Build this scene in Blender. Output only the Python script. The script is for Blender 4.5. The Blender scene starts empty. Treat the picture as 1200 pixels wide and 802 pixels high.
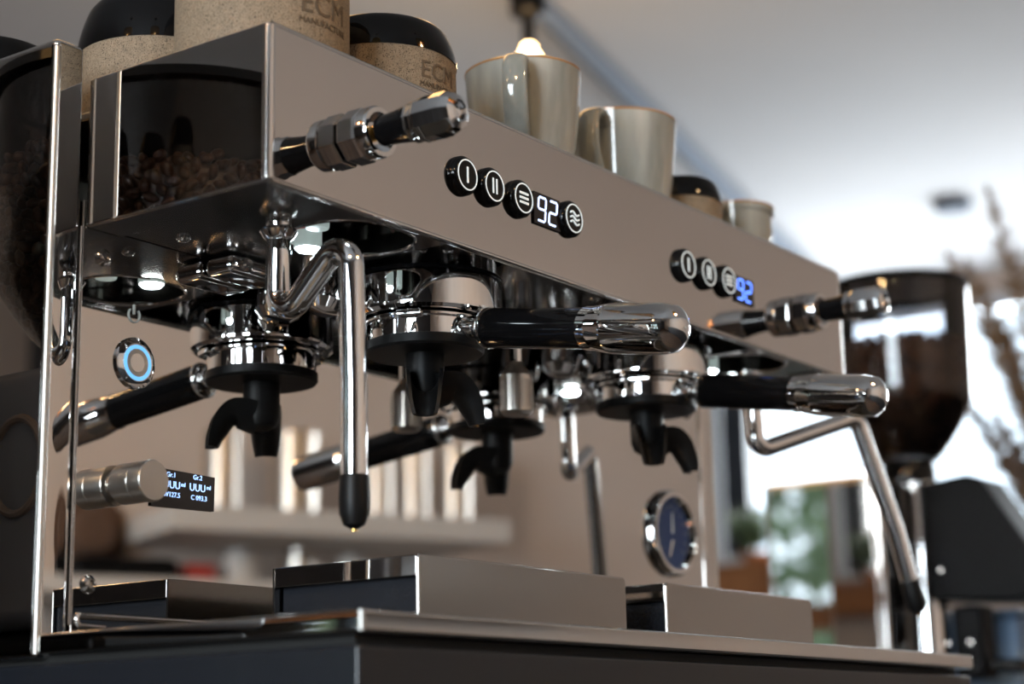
import bpy, bmesh, math, random
from mathutils import Vector, Matrix
random.seed(4)
S = bpy.context.scene
COL = S.collection
PI = math.pi

# ------------------------------------------------------------------ camera
YAW, PITCH, ROLL, FPX = math.radians(35.42), math.radians(12.59), math.radians(-1.182), 2144.0
CAM = Vector((-0.6676, -0.6281, -0.2926))
F = Vector((math.cos(YAW)*math.cos(PITCH), math.sin(YAW)*math.cos(PITCH), math.sin(PITCH)))
RT = F.cross(Vector((0, 0, 1))).normalized()
UP = RT.cross(F)
c_, s_ = math.cos(ROLL), math.sin(ROLL)
R2, U2 = c_*RT + s_*UP, -s_*RT + c_*UP
cd = bpy.data.cameras.new('camera')
cd.sensor_width = 36.0
cd.lens = 36.0*FPX/1200.0
cd.clip_start = 0.02
cd.dof.use_dof = True
cd.dof.focus_distance = 1.10
cd.dof.aperture_fstop = 4.9
cam = bpy.data.objects.new('camera', cd)
COL.objects.link(cam)
cam.matrix_world = Matrix(((R2.x, U2.x, -F.x, CAM.x), (R2.y, U2.y, -F.y, CAM.y), (R2.z, U2.z, -F.z, CAM.z), (0, 0, 0, 1)))
S.camera = cam

# ------------------------------------------------------------------ world, exposure, daylight
S.view_settings.view_transform = 'Standard'
S.view_settings.look = 'None'
S.view_settings.gamma = 1.0
S.view_settings.use_curve_mapping = False
S.view_settings.exposure = 0.55
w = bpy.data.worlds.new('sky'); S.world = w; w.use_nodes = True
bg = w.node_tree.nodes['Background']
bg.inputs[0].default_value = (0.74, 0.86, 1.0, 1); bg.inputs[1].default_value = 2.2

def area(name, loc, rot, sx, sy, power, col):
    l = bpy.data.lights.new(name, 'AREA'); l.shape = 'RECTANGLE'; l.size = sx; l.size_y = sy
    l.energy = power; l.color = col
    o = bpy.data.objects.new(name, l); COL.objects.link(o); o.location = loc; o.rotation_euler = rot
    return o
# daylight just outside the window openings
area('daylight_right_window', (5.75, 1.42, 0.82), (0, PI/2, 0), 0.90, 2.9, 145, (0.95, 0.97, 1.0))
area('daylight_entrance_window', (-3.75, -0.7, 0.35), (0, -PI/2, 0), 1.5, 1.6, 120, (0.86, 0.93, 1.0))

# ------------------------------------------------------------------ materials
def mat(name, col=(0.8, 0.8, 0.8), metal=0.0, rough=0.5, emit=None, estr=1.0, coat=0.0, spec=None, ior=None):
    m = bpy.data.materials.new(name); m.use_nodes = True
    b = m.node_tree.nodes['Principled BSDF']
    b.inputs['Base Color'].default_value = (*col, 1)
    b.inputs['Metallic'].default_value = metal
    b.inputs['Roughness'].default_value = rough
    if coat: b.inputs['Coat Weight'].default_value = coat; b.inputs['Coat Roughness'].default_value = 0.03
    if spec is not None: b.inputs['Specular IOR Level'].default_value = spec
    if emit: b.inputs['Emission Color'].default_value = (*emit, 1); b.inputs['Emission Strength'].default_value = estr
    return m
def N(m, t, **k):
    n = m.node_tree.nodes.new(t)
    for a, v in k.items(): setattr(n, a, v)
    return n
def L(m, a, b): m.node_tree.links.new(a, b)
def noise_col(m, scale, c1, c2, p1=0.35, p2=0.65, stretch=(1, 1, 1), detail=4, bump=0.0):
    b = m.node_tree.nodes['Principled BSDF']
    tc = N(m, 'ShaderNodeTexCoord'); mp = N(m, 'ShaderNodeMapping'); mp.inputs['Scale'].default_value = stretch
    n = N(m, 'ShaderNodeTexNoise'); n.inputs['Scale'].default_value = scale; n.inputs['Detail'].default_value = detail
    r = N(m, 'ShaderNodeValToRGB')
    r.color_ramp.elements[0].position = p1; r.color_ramp.elements[1].position = p2
    r.color_ramp.elements[0].color = (*c1, 1); r.color_ramp.elements[1].color = (*c2, 1)
    L(m, tc.outputs['Object'], mp.inputs[0]); L(m, mp.outputs[0], n.inputs['Vector'])
    L(m, n.outputs['Fac'], r.inputs[0]); L(m, r.outputs[0], b.inputs['Base Color'])
    if bump:
        bp = N(m, 'ShaderNodeBump'); bp.inputs['Strength'].default_value = bump; bp.inputs['Distance'].default_value = 0.001
        L(m, n.outputs['Fac'], bp.inputs['Height']); L(m, bp.outputs[0], b.inputs['Normal'])
    return m

M = {}
M['steel'] = mat('polished_steel', (0.72, 0.69, 0.665), 1, 0.035)
M['steel_mirror'] = mat('mirror_steel', (0.76, 0.735, 0.71), 1, 0.018)
M['steel_edge'] = mat('rounded_steel_edge', (0.80, 0.78, 0.76), 1, 0.12)
M['steel_soft'] = mat('soft_steel_edge', (0.62, 0.60, 0.57), 1, 0.38)
M['steel_satin'] = mat('satin_steel', (0.50, 0.475, 0.455), 1, 0.14)
M['steel_brushed'] = mat('brushed_steel', (0.60, 0.57, 0.53), 1, 0.28)
M['chrome'] = mat('chrome', (0.90, 0.90, 0.90), 1, 0.02)
M['bolt'] = mat('bolt_steel', (0.62, 0.60, 0.58), 1, 0.15)
M['rubber'] = mat('black_rubber', (0.006, 0.006, 0.0065), 0, 0.42, spec=0.22)
M['plastic'] = mat('black_gloss_plastic', (0.004, 0.004, 0.0045), 0, 0.09, spec=0.28)
M['plastic_satin'] = mat('black_satin_plastic', (0.003, 0.0035, 0.005), 0, 0.42, spec=0.10)
M['base_paint'] = noise_col(mat('charcoal_powder_coat', (0.03, 0.03, 0.032), 0, 0.24, spec=0.6), 900, (0.010, 0.012, 0.016), (0.016, 0.018, 0.024))
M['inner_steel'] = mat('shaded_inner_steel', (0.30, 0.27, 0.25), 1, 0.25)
M['inner'] = mat('dark_interior', (0.015, 0.014, 0.013), 0, 0.6)
M['red'] = mat('red_silicone', (0.55, 0.02, 0.012), 0, 0.35)
M['white_print'] = mat('white_print', (0.85, 0.9, 0.9), 0, 0.4, emit=(0.8, 0.92, 0.95), estr=0.35)
M['led'] = mat('led_lens', (1, 1, 1), 0, 0.3, emit=(0.80, 0.93, 1.0), estr=26)
M['frosted'] = mat('frosted_lens', (0.62, 0.72, 0.70), 0, 0.25, emit=(0.6, 0.75, 0.72), estr=0.25)
M['digit_white'] = mat('digit_light', (0.5, 0.6, 1), 0, 0.3, emit=(0.55, 0.68, 1.0), estr=1.6)
M['digit_blue'] = mat('digit_blue_light', (0.1, 0.2, 1), 0, 0.3, emit=(0.10, 0.24, 1.0), estr=2.2)
M['ring_blue'] = mat('blue_ring_light', (0.1, 0.4, 0.8), 0, 0.3, emit=(0.16, 0.48, 0.85), estr=0.7)
M['screen'] = mat('display_glass', (0.010, 0.008, 0.010), 0, 0.12)
M['screen_text'] = mat('display_text_light', (0.4, 0.6, 1), 0, 0.3, emit=(0.33, 0.55, 1.0), estr=1.3)
M['gauge_face'] = mat('blue_dial', (0.015, 0.055, 0.20), 0, 0.35)
M['grey_print'] = mat('grey_print', (0.30, 0.33, 0.32), 0, 0.4)
M['bean'] = noise_col(mat('coffee_bean', (0.05, 0.02, 0.01), 0, 0.32), 60, (0.035, 0.014, 0.007), (0.15, 0.065, 0.03))
M['glass'] = None
def smoky(name, tint, gl=0.10):
    m = bpy.data.materials.new(name); m.use_nodes = True
    nt = m.node_tree; nt.nodes.remove(nt.nodes['Principled BSDF']); out = nt.nodes['Material Output']
    t = N(m, 'ShaderNodeBsdfTransparent'); t.inputs[0].default_value = (*tint, 1)
    g = N(m, 'ShaderNodeBsdfGlossy'); g.inputs['Roughness'].default_value = 0.03; g.inputs[0].default_value = (1, 1, 1, 1)
    fr = N(m, 'ShaderNodeFresnel'); fr.inputs[0].default_value = 1.5
    mx = N(m, 'ShaderNodeMixShader')
    L(m, fr.outputs[0], mx.inputs[0]); L(m, t.outputs[0], mx.inputs[1]); L(m, g.outputs[0], mx.inputs[2]); L(m, mx.outputs[0], out.inputs[0])
    return m
M['glass'] = smoky('smoky_hopper_plastic', (0.74, 0.75, 0.78))
M['clear'] = smoky('clear_glass', (0.95, 0.97, 0.97))
# speckled stoneware
def granite():
    m = mat('speckled_stoneware', (0.4, 0.3, 0.2), 0, 0.75)
    b = m.node_tree.nodes['Principled BSDF']
    tc = N(m, 'ShaderNodeTexCoord')
    v = N(m, 'ShaderNodeTexNoise'); v.inputs['Scale'].default_value = 1500; v.inputs['Detail'].default_value = 2
    r = N(m, 'ShaderNodeValToRGB'); e = r.color_ramp.elements
    e[0].position = 0.36; e[0].color = (0.05, 0.035, 0.022, 1); e[1].position = 0.44; e[1].color = (0.36, 0.28, 0.195, 1)
    n2 = N(m, 'ShaderNodeTexNoise'); n2.inputs['Scale'].default_value = 300; n2.inputs['Detail'].default_value = 3
    mx = N(m, 'ShaderNodeMixRGB'); mx.blend_type = 'MULTIPLY'; mx.inputs[0].default_value = 0.55
    L(m, tc.outputs['Object'], v.inputs['Vector']); L(m, tc.outputs['Object'], n2.inputs['Vector'])
    L(m, v.outputs['Fac'], r.inputs[0]); L(m, r.outputs[0], mx.inputs[1]); L(m, n2.outputs['Fac'], mx.inputs[2]); L(m, mx.outputs[0], b.inputs['Base Color'])
    bp = N(m, 'ShaderNodeBump'); bp.inputs['Strength'].default_value = 0.25; bp.inputs['Distance'].default_value = 0.0006
    L(m, v.outputs['Fac'], bp.inputs['Height']); L(m, bp.outputs[0], b.inputs['Normal'])
    return m
M['granite'] = granite()
M['black_glaze'] = mat('black_glaze', (0.004, 0.004, 0.0045), 0, 0.06, spec=0.3)
M['engraved'] = mat('engraved_letters', (0.12, 0.085, 0.055), 0, 0.8)
M['glaze'] = noise_col(mat('grey_green_glaze', (0.4, 0.4, 0.3), 0, 0.10, coat=0.6), 45, (0.22, 0.24, 0.225), (0.48, 0.495, 0.47), 0.3, 0.7, (1, 1, 0.18), 5)
M['glaze_rim'] = mat('brown_rim_glaze', (0.42, 0.21, 0.07), 0, 0.15, coat=0.6)
M['gold'] = mat('brass_shade', (0.85, 0.55, 0.18), 1, 0.25)
M['wall_beige'] = noise_col(mat('beige_plaster', (0.5, 0.4, 0.35), 0, 0.9), 3, (0.66, 0.56, 0.495), (0.69, 0.59, 0.525))
M['ceiling'] = noise_col(mat('ceiling_paint', (0.6, 0.6, 0.62), 0, 0.9), 1.2, (0.48, 0.485, 0.505), (0.52, 0.52, 0.535))
M['wall_dark'] = noise_col(mat('dark_panelling', (0.03, 0.03, 0.035), 0, 0.5), 4, (0.02, 0.021, 0.025), (0.045, 0.045, 0.05), stretch=(1, 6, 1))
M['floor'] = noise_col(mat('dark_wood_floor', (0.08, 0.05, 0.04), 0, 0.45), 5, (0.045, 0.032, 0.026), (0.10, 0.07, 0.055), stretch=(1, 8, 1))
M['wood'] = noise_col(mat('warm_wood', (0.3, 0.12, 0.05), 0, 0.45), 7, (0.22, 0.085, 0.03), (0.40, 0.17, 0.06), stretch=(6, 1, 1))
M['counter'] = noise_col(mat('dark_worktop', (0.03, 0.03, 0.03), 0, 0.3), 120, (0.018, 0.018, 0.02), (0.04, 0.04, 0.042))
M['frame_dark'] = mat('dark_window_frame', (0.02, 0.028, 0.04), 0, 0.4)
M['frame_white'] = mat('white_window_frame', (0.62, 0.68, 0.74), 0, 0.5)
M['white'] = mat('white_lacquer', (0.72, 0.70, 0.68), 0, 0.5)
M['leaf'] = noise_col(mat('green_leaf', (0.1, 0.16, 0.06), 0, 0.5), 14, (0.06, 0.11, 0.05), (0.20, 0.27, 0.13))
M['terracotta'] = mat('terracotta', (0.42, 0.16, 0.07), 0, 0.8)
M['pampas'] = noise_col(mat('dried_grass', (0.5, 0.36, 0.22), 0, 0.9), 30, (0.20, 0.125, 0.07), (0.36, 0.25, 0.16))
M['bulb'] = mat('warm_bulb', (1, 0.8, 0.5), 0, 0.3, emit=(1.0, 0.62, 0.28), estr=22)
M['warm_strip'] = mat('warm_strip_light', (1, 0.8, 0.5), 0, 0.4, emit=(1.0, 0.56, 0.20), estr=1.5)
M['rail'] = mat('blue_grey_rail', (0.17, 0.20, 0.25), 0, 0.8, spec=0.1)
M['felt'] = mat('brown_felt', (0.13, 0.075, 0.05), 0, 0.9)
M['redbox'] = mat('red_card', (0.45, 0.05, 0.04), 0, 0.6)
M['bluecloth'] = mat('pale_blue_plastic', (0.22, 0.34, 0.52), 0, 0.4)
M['mark'] = mat('brown_mark', (0.12, 0.09, 0.075), 0, 0.6)
M['grinder_grey'] = mat('grey_grinder_paint', (0.09, 0.092, 0.105), 0, 0.4)

# ------------------------------------------------------------------ helpers
def root_of(p):
    while p.parent: p = p.parent
    return p
def thing(name, label, cat, loc=(0, 0, 0), group=None, kind=None):
    o = bpy.data.objects.new(name, None); COL.objects.link(o); o.location = loc; o.empty_display_size = 0.02
    o['label'] = label; o['category'] = cat
    if group: o['group'] = group
    if kind: o['kind'] = kind
    return o
def tag(o, label, cat, group=None, kind=None):
    o['label'] = label; o['category'] = cat
    if group: o['group'] = group
    if kind: o['kind'] = kind
    return o
def obj(name, bm, m, parent=None, smooth=True, angle=35, local=False):
    """link bm (world coordinates) as one mesh object; with a parent, vertices become local to the root"""
    me = bpy.data.meshes.new(name)
    if parent and not local:
        bmesh.ops.translate(bm, verts=bm.verts, vec=-root_of(parent).location)
    bmesh.ops.recalc_face_normals(bm, faces=bm.faces)
    if smooth:
        a = math.radians(angle)
        for e in bm.edges:
            if len(e.link_faces) == 2: e.smooth = e.calc_face_angle(0) < a
        for f in bm.faces: f.smooth = True
    bm.to_mesh(me); bm.free(); me.materials.append(M[m] if isinstance(m, str) else m)
    o = bpy.data.objects.new(name, me); COL.objects.link(o)
    if smooth:
        wn = o.modifiers.new('weighted_normals', 'WEIGHTED_NORMAL'); wn.keep_sharp = True; wn.weight = 100
    if parent: o.parent = parent
    return o
def struct(name, bm, m, smooth=False):
    o = obj(name, bm, m, None, smooth); o['kind'] = 'structure'; return o
def box(bm, a, b, bev=0.0, seg=3):
    x0, y0, z0 = a; x1, y1, z1 = b
    r = bmesh.ops.create_cube(bm, size=1.0)
    vs = r['verts']
    for v in vs:
        v.co = Vector(((x0+x1)/2 + v.co.x*(x1-x0), (y0+y1)/2 + v.co.y*(y1-y0), (z0+z1)/2 + v.co.z*(z1-z0)))
    if bev:
        es = list({e for v in vs for e in v.link_edges})
        bmesh.ops.bevel(bm, geom=es, offset=bev, segments=seg, affect='EDGES', profile=0.5)
    return bm
def BX(a, b, bev=0.0, seg=3): return box(bmesh.new(), a, b, bev, seg)
def frame_axes(d):
    d = Vector(d).normalized()
    t = Vector((0, 0, 1)) if abs(d.z) < 0.9 else Vector((1, 0, 0))
    u = t.cross(d).normalized(); v = d.cross(u)
    return d, u, v
def lathe(bm, prof, o=(0, 0, 0), d=(0, 0, 1), n=48, caps=True, phase=0.0):
    """prof: list of (radius, distance along d)"""
    o = Vector(o); d, u, v = frame_axes(d)
    rings = []
    for r, t in prof:
        if r < 1e-6: rings.append([bm.verts.new(o + d*t)])
        else: rings.append([bm.verts.new(o + d*t + (u*math.cos(phase+2*PI*k/n) + v*math.sin(phase+2*PI*k/n))*r) for k in range(n)])
    for A, B in zip(rings, rings[1:]):
        for k in range(n):
            q = (k+1) % n
            if len(A) == 1 and len(B) == 1: continue
            if len(A) == 1: bm.faces.new((A[0], B[k], B[q]))
            elif len(B) == 1: bm.faces.new((A[k], A[q], B[0]))
            else: bm.faces.new((A[k], A[q], B[q], B[k]))
    if caps:
        for Rg in (rings[0], rings[-1]):
            if len(Rg) > 1: bm.faces.new(Rg)
    return bm
def LA(prof, o=(0, 0, 0), d=(0, 0, 1), n=48, caps=True, phase=0.0): return lathe(bmesh.new(), prof, o, d, n, caps, phase)
def catmull(pts, sub=8):
    P = [Vector(p) for p in pts]; P = [P[0]*2-P[1]] + P + [P[-1]*2-P[-2]]
    out = []
    for i in range(1, len(P)-2):
        for k in range(sub):
            t = k/sub
            a, b, c, d = P[i-1], P[i], P[i+1], P[i+2]
            out.append(0.5*((2*b) + (c-a)*t + (2*a-5*b+4*c-d)*t*t + (3*b-a-3*c+d)*t**3))
    out.append(P[-2]); return out
def fillet(pts, rad, seg=8):
    P = [Vector(p) for p in pts]; out = [P[0]]
    for i in range(1, len(P)-1):
        a, b, c = P[i-1], P[i], P[i+1]
        r = rad[i] if isinstance(rad, (list, tuple)) else rad
        u, v = (a-b).normalized(), (c-b).normalized()
        ang = u.angle(v)
        if ang > 3.1 or r <= 0: out.append(b); continue
        t = min(r/math.tan(ang/2), (a-b).length*0.48, (c-b).length*0.48)
        p0, p1 = b+u*t, b+v*t
        rr = t*math.tan(ang/2)
        cen = b + (u+v).normalized()*(rr/math.sin(ang/2))
        e0, e1 = p0-cen, p1-cen
        for k in range(seg+1):
            s = k/seg
            out.append(cen + e0.normalized().slerp(e1.normalized(), s)*rr)
    out.append(P[-1]); return out
def tube(bm, path, r, n=20, caps=True):
    """r: float or list per path point"""
    P = [Vector(p) for p in path]; rings = []
    tprev = (P[1]-P[0]).normalized(); _, u, v = frame_axes(tprev)
    for i, p in enumerate(P):
        t = (P[min(i+1, len(P)-1)] - P[max(i-1, 0)]).normalized()
        q = tprev.rotation_difference(t); u = q @ u; v = q @ v; tprev = t
        rr = r[i] if isinstance(r, (list, tuple)) else r
        rings.append([bm.verts.new(p + (u*math.cos(2*PI*k/n) + v*math.sin(2*PI*k/n))*rr) for k in range(n)])
    for A, B in zip(rings, rings[1:]):
        for k in range(n):
            q = (k+1) % n; bm.faces.new((A[k], A[q], B[q], B[k]))
    if caps: bm.faces.new(rings[0]); bm.faces.new(rings[-1])
    return bm
def TU(path, r, n=20, caps=True): return tube(bmesh.new(), path, r, n, caps)
def prism(bm, poly, o, ux, uy, uz, depth):
    """poly: 2D points; extruded from o along uz by depth"""
    o, ux, uy, uz = map(Vector, (o, ux, uy, uz))
    a = [bm.verts.new(o + ux*x + uy*y) for x, y in poly]; b = [bm.verts.new(o + ux*x + uy*y + uz*depth) for x, y in poly]
    bm.faces.new(a); bm.faces.new(b)
    for k in range(len(a)):
        q = (k+1) % len(a); bm.faces.new((a[k], a[q], b[q], b[k]))
    return bm
def ring_bm(ro, ri, o, d, h, n=48):
    return LA([(ri, 0), (ro, 0), (ro, h), (ri, h), (ri, 0)], o, d, n, caps=False)
def plate_holes(outer, holes, z0, z1):
    cu = bpy.data.curves.new('c', 'CURVE'); cu.dimensions = '2D'; cu.fill_mode = 'BOTH'; cu.extrude = (z1-z0)/2
    for loop in [outer]+holes:
        sp = cu.splines.new('POLY'); sp.points.add(len(loop)-1)
        for p, q in zip(sp.points, loop): p.co = (q[0], q[1], 0, 1)
        sp.use_cyclic_u = True
    o = bpy.data.objects.new('t', cu); COL.objects.link(o)
    bpy.context.view_layer.update()
    me = bpy.data.meshes.new_from_object(o.evaluated_get(bpy.context.evaluated_depsgraph_get()))
    bm = bmesh.new(); bm.from_mesh(me); bmesh.ops.translate(bm, verts=bm.verts, vec=(0, 0, (z0+z1)/2))
    bmesh.ops.remove_doubles(bm, verts=bm.verts, dist=1e-6)
    bpy.data.objects.remove(o); bpy.data.curves.remove(cu); bpy.data.meshes.remove(me)
    return bm
def circle(cx, cy, r, n=48): return [(cx+r*math.cos(2*PI*k/n), cy+r*math.sin(2*PI*k/n)) for k in range(n)]
def text_bm(s, size, ext=0.0003, align='CENTER'):
    cu = bpy.data.curves.new('t', 'FONT'); cu.body = s; cu.size = size; cu.extrude = ext; cu.align_x = align; cu.align_y = 'CENTER'; cu.resolution_u = 3
    o = bpy.data.objects.new('t', cu); COL.objects.link(o); bpy.context.view_layer.update()
    me = bpy.data.meshes.new_from_object(o.evaluated_get(bpy.context.evaluated_depsgraph_get()))
    bm = bmesh.new(); bm.from_mesh(me)
    bpy.data.objects.remove(o); bpy.data.curves.remove(cu); bpy.data.meshes.remove(me)
    return bm
def text_front(s, size, x, y, z, ext=0.0003, align='CENTER', bold=0):
    """upright text facing -Y"""
    bm = text_bm(s, size, ext, align)
    for v in bm.verts: v.co = Vector((x+v.co.x, y-v.co.z, z+v.co.y))
    return bm
def text_wrap(s, size, cx, cy, z, rfun, ang, ext=0.0004):
    bm = text_bm(s, size, ext)
    for v in bm.verts:
        r = rfun(z+v.co.y); a = ang + v.co.x/r; rr = r + v.co.z
        v.co = Vector((cx+rr*math.cos(a), cy+rr*math.sin(a), z+v.co.y))
    return bm
def join_bm(bms):
    out = bmesh.new()
    for b in bms:
        me = bpy.data.meshes.new('t'); b.to_mesh(me); b.free(); out.from_mesh(me); bpy.data.meshes.remove(me)
    return out
def copy_tree(o, parent=None):
    c = o.copy(); COL.objects.link(c)
    if parent: c.parent = parent
    for ch in list(o.children): copy_tree(ch, c)
    return c

# ------------------------------------------------------------------ the room
XL, XR, YF, YB, ZF, ZC = -3.6, 5.5, -4.5, 4.5, -1.27, 1.35
struct('floor', BX((XL-0.1, YF-0.1, ZF-0.1), (XR+0.1, YB+0.1, ZF)), 'floor')
struct('ceiling', BX((XL-0.1, YF-0.1, ZC), (XR+0.1, YB+0.1, ZC+0.1)), 'ceiling')
WA = math.radians(24.5)
WM = Matrix.Translation((1.9, -1.9, 0)) @ Matrix.Rotation(WA, 4, 'Z')   # frame of the slanting wall: s along it, o out of it
def onwall(bm): bmesh.ops.transform(bm, matrix=WM, verts=bm.verts); return bm
def WP(s_, o_, z_): return WM @ Vector((s_, o_, z_))
struct('wall_front', onwall(BX((-6.3, -0.1, ZF), (4.2, 0, ZC))), 'wall_beige')
struct('wall_back', BX((XL-0.1, YB, ZF), (XR+0.1, YB+0.1, ZC)), 'wall_beige')
def wall_x(name, x0, x1, openings, m):
    bm = bmesh.new(); y = YF
    for (a, b, z0, z1) in openings:
        if a > y: box(bm, (x0, y, ZF), (x1, a, ZC))
        box(bm, (x0, a, ZF), (x1, b, z0)); box(bm, (x0, a, z1), (x1, b, ZC)); y = b
    if y < YB: box(bm, (x0, y, ZF), (x1, YB, ZC))
    return struct(name, bm, m)
wall_x('wall_right', XR, XR+0.2, [(0.0, 2.84, 0.365, 1.27)], 'wall_beige')
wall_x('wall_left', XL-0.1, XL, [(-1.5, 0.1, -0.4, 1.1), (1.9, 4.2, -0.40, 1.0)], 'wall_dark')
def window(name, x, y0, y1, z0, z1, posts, mf, t=0.05):
    r = bmesh.new()
    box(r, (x, y0, z0), (x+0.06, y1, z0+t)); box(r, (x, y0, z1-t), (x+0.06, y1, z1))
    box(r, (x, y0, z0+t), (x+0.06, y0+t, z1-t)); box(r, (x, y1-t, z0+t), (x+0.06, y1, z1-t))
    o = struct(name, r, mf)
    for p in posts:
        hw = 0.055 if p == 2.72 else 0.03
        obj('window_post', BX((x-0.02, p-hw, z0+t), (x+0.05, p+hw, z1-t), 0.004), 'frame_dark', o)
    obj('glass_pane', BX((x+0.025, y0+t, z0+t), (x+0.031, y1-t, z1-t)), 'clear', o)
    return o
window('window_1', XR+0.02, 0.0, 2.84, 0.365, 1.27, [2.72, 1.0], 'frame_white')
window('window_2', XL-0.08, 1.9, 4.2, -0.40, 1.0, [2.5, 3.05, 3.6], 'frame_dark')
window('window_3', XL-0.08, -1.5, 0.1, -0.4, 1.1, [-0.7], 'frame_dark')
struct('trim_1', BX((XR-0.22, -0.1, 0.225), (XR, 2.95, 0.362), 0.006), 'wood')       # deep wooden sill board
struct('trim_2', BX((XL, 1.8, 0.14), (XL+0.2, 4.3, 0.24), 0.006), 'wood')

# worktop and the cabinet under it
tag(obj('worktop', BX((-0.55, -0.22, -0.40), (2.9, 0.95, -0.36), 0.003), 'counter'), 'dark worktop slab carrying the coffee machine and both grinders', 'worktop')
cb = thing('base_cabinet', 'dark base cabinet below the worktop', 'cabinet', (1.2, 0.36, ZF))
obj('body', BX((-0.5, -0.17, ZF+0.08), (2.85, 0.93, -0.402)), 'wall_dark', cb)
obj('plinth', BX((-0.45, -0.12, ZF), (2.8, 0.9, ZF+0.078)), 'plastic_satin', cb)
for k in range(4):
    x = -0.49 + k*0.835
    dr = obj('door', BX((x, -0.192, ZF+0.09), (x+0.825, -0.171, -0.41), 0.002), 'wall_dark', cb)
    obj('handle', BX((x+0.76, -0.21, -0.60), (x+0.775, -0.193, -0.44), 0.003), 'steel_brushed', dr)

# ------------------------------------------------------------------ espresso machine
W, MY, H = 0.684, 0.141, 0.0876
em = thing('espresso_machine', 'polished steel two group espresso machine with blue number displays on its front', 'coffee machine', (0.34, 0.2, -0.36))
G1, G2 = (0.220, 0.071), (0.488, 0.072)
# hood: front, sides (open below)
hf = obj('front_panel', BX((0.0, 0.0, 0.0), (W, 0.004, H), 0.0019, 5), 'steel', em)
obj('left_hood_side', BX((0.0, 0.0035, 0.0), (0.003, MY-0.0015, H), 0.0012), 'steel_mirror', em)
obj('right_hood_side', BX((W-0.003, 0.0035, 0.0), (W, MY-0.0015, H), 0.0012), 'steel_mirror', em)
obj('corner_edge', TU([(0.0030, 0.0030, 0.001), (0.0030, 0.0030, H-0.001)], 0.0034, 16), 'steel_edge', em)
obj('corner_edge', TU([(W-0.0030, 0.0030, 0.001), (W-0.0030, 0.0030, H-0.001)], 0.0034, 16), 'steel_edge', em)
obj('lower_lip', TU([(0.004, 0.0022, 0.0005), (W-0.004, 0.0022, 0.0005)], 0.0022, 12), 'steel_edge', em)
obj('upper_lip', TU([(0.004, 0.0022, H-0.0005), (W-0.004, 0.0022, H-0.0005)], 0.0020, 12), 'steel_edge', em)
# underside plate with openings
OPL, OPR = (0.118, 0.050), (0.592, 0.050)
def rr(cx, cy, hx, hy, r, n=8):
    out = []
    for sx, sy, a0 in ((1, 1, 0), (-1, 1, 90), (-1, -1, 180), (1, -1, 270)):
        for k in range(n+1):
            a = math.radians(a0+90*k/n); out.append((cx+sx*(hx-r)+r*math.cos(a), cy+sy*(hy-r)+r*math.sin(a)))
    return out
XA, XB, ZU = 0.1630, 0.5460, 0.0135
def quad(x0, x1): return [(x0, 0.0045), (x1, 0.0045), (x1, MY-0.001), (x0, MY-0.001)]
obj('underside_plate', plate_holes(quad(0.030, XA), [rr(0.1190, 0.046, 0.038, 0.034, 0.030)], 0.0015, 0.0035), 'steel_satin', em)
obj('underside_plate', plate_holes(quad(XB, W-0.030), [rr(0.590, 0.046, 0.038, 0.034, 0.030)], 0.0015, 0.0035), 'steel_satin', em)
obj('underside_plate', plate_holes(quad(XA+0.001, XB-0.001), [circle(*G1, 0.0510, 64), circle(*G2, 0.0510, 64)], ZU, ZU+0.002), 'steel_satin', em)
for x in (XA, XB): obj('plate_step', BX((x-0.0008, 0.0045, 0.002), (x+0.0008, MY-0.001, ZU+0.002), 0.0003), 'steel_satin', em)
obj('underside_flange', BX((0.003, 0.004, 0.0), (0.0285, MY-0.001, 0.002), 0.0006), 'steel_satin', em)
obj('underside_flange', BX((W-0.0285, 0.004, 0.0), (W-0.003, MY-0.001, 0.002), 0.0006), 'steel_satin', em)
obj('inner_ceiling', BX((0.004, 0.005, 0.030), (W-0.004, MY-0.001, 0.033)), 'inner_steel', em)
for cx in (0.1190, 0.590):
    lip = rr(cx, 0.046, 0.038, 0.034, 0.030)
    obj('opening_lip', TU([Vector((x, y, 0.002)) for x, y in lip+lip[:2]], 0.0013, 8, False), 'steel_edge', em)
obj('red_label_plate', BX((0.078, 0.070, 0.010), (0.110, 0.079, 0.012), 0.001), 'red', em)
# led lamps
for cx in (0.1143, 0.590):
    lm = obj('led_lamp', LA([(0.0085, 0.011), (0.0085, 0.001), (0.0078, 0.0)], (cx, 0.075, 0.0), (0, 0, 1), 32), 'frosted', em)
    obj('led_lens', LA([(0.0, -0.0022), (0.006, -0.0018), (0.0076, -0.0002), (0.0076, 0.0)], (cx, 0.075, 0.0), (0, 0, 1), 32), 'led', lm)
obj('glass_sleeve', LA([(0.007, 0.016), (0.007, 0.001), (0.0065, 0.0)], (0.097, 0.052, 0.004), (0, 0, 1), 32), 'frosted', em)
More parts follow.
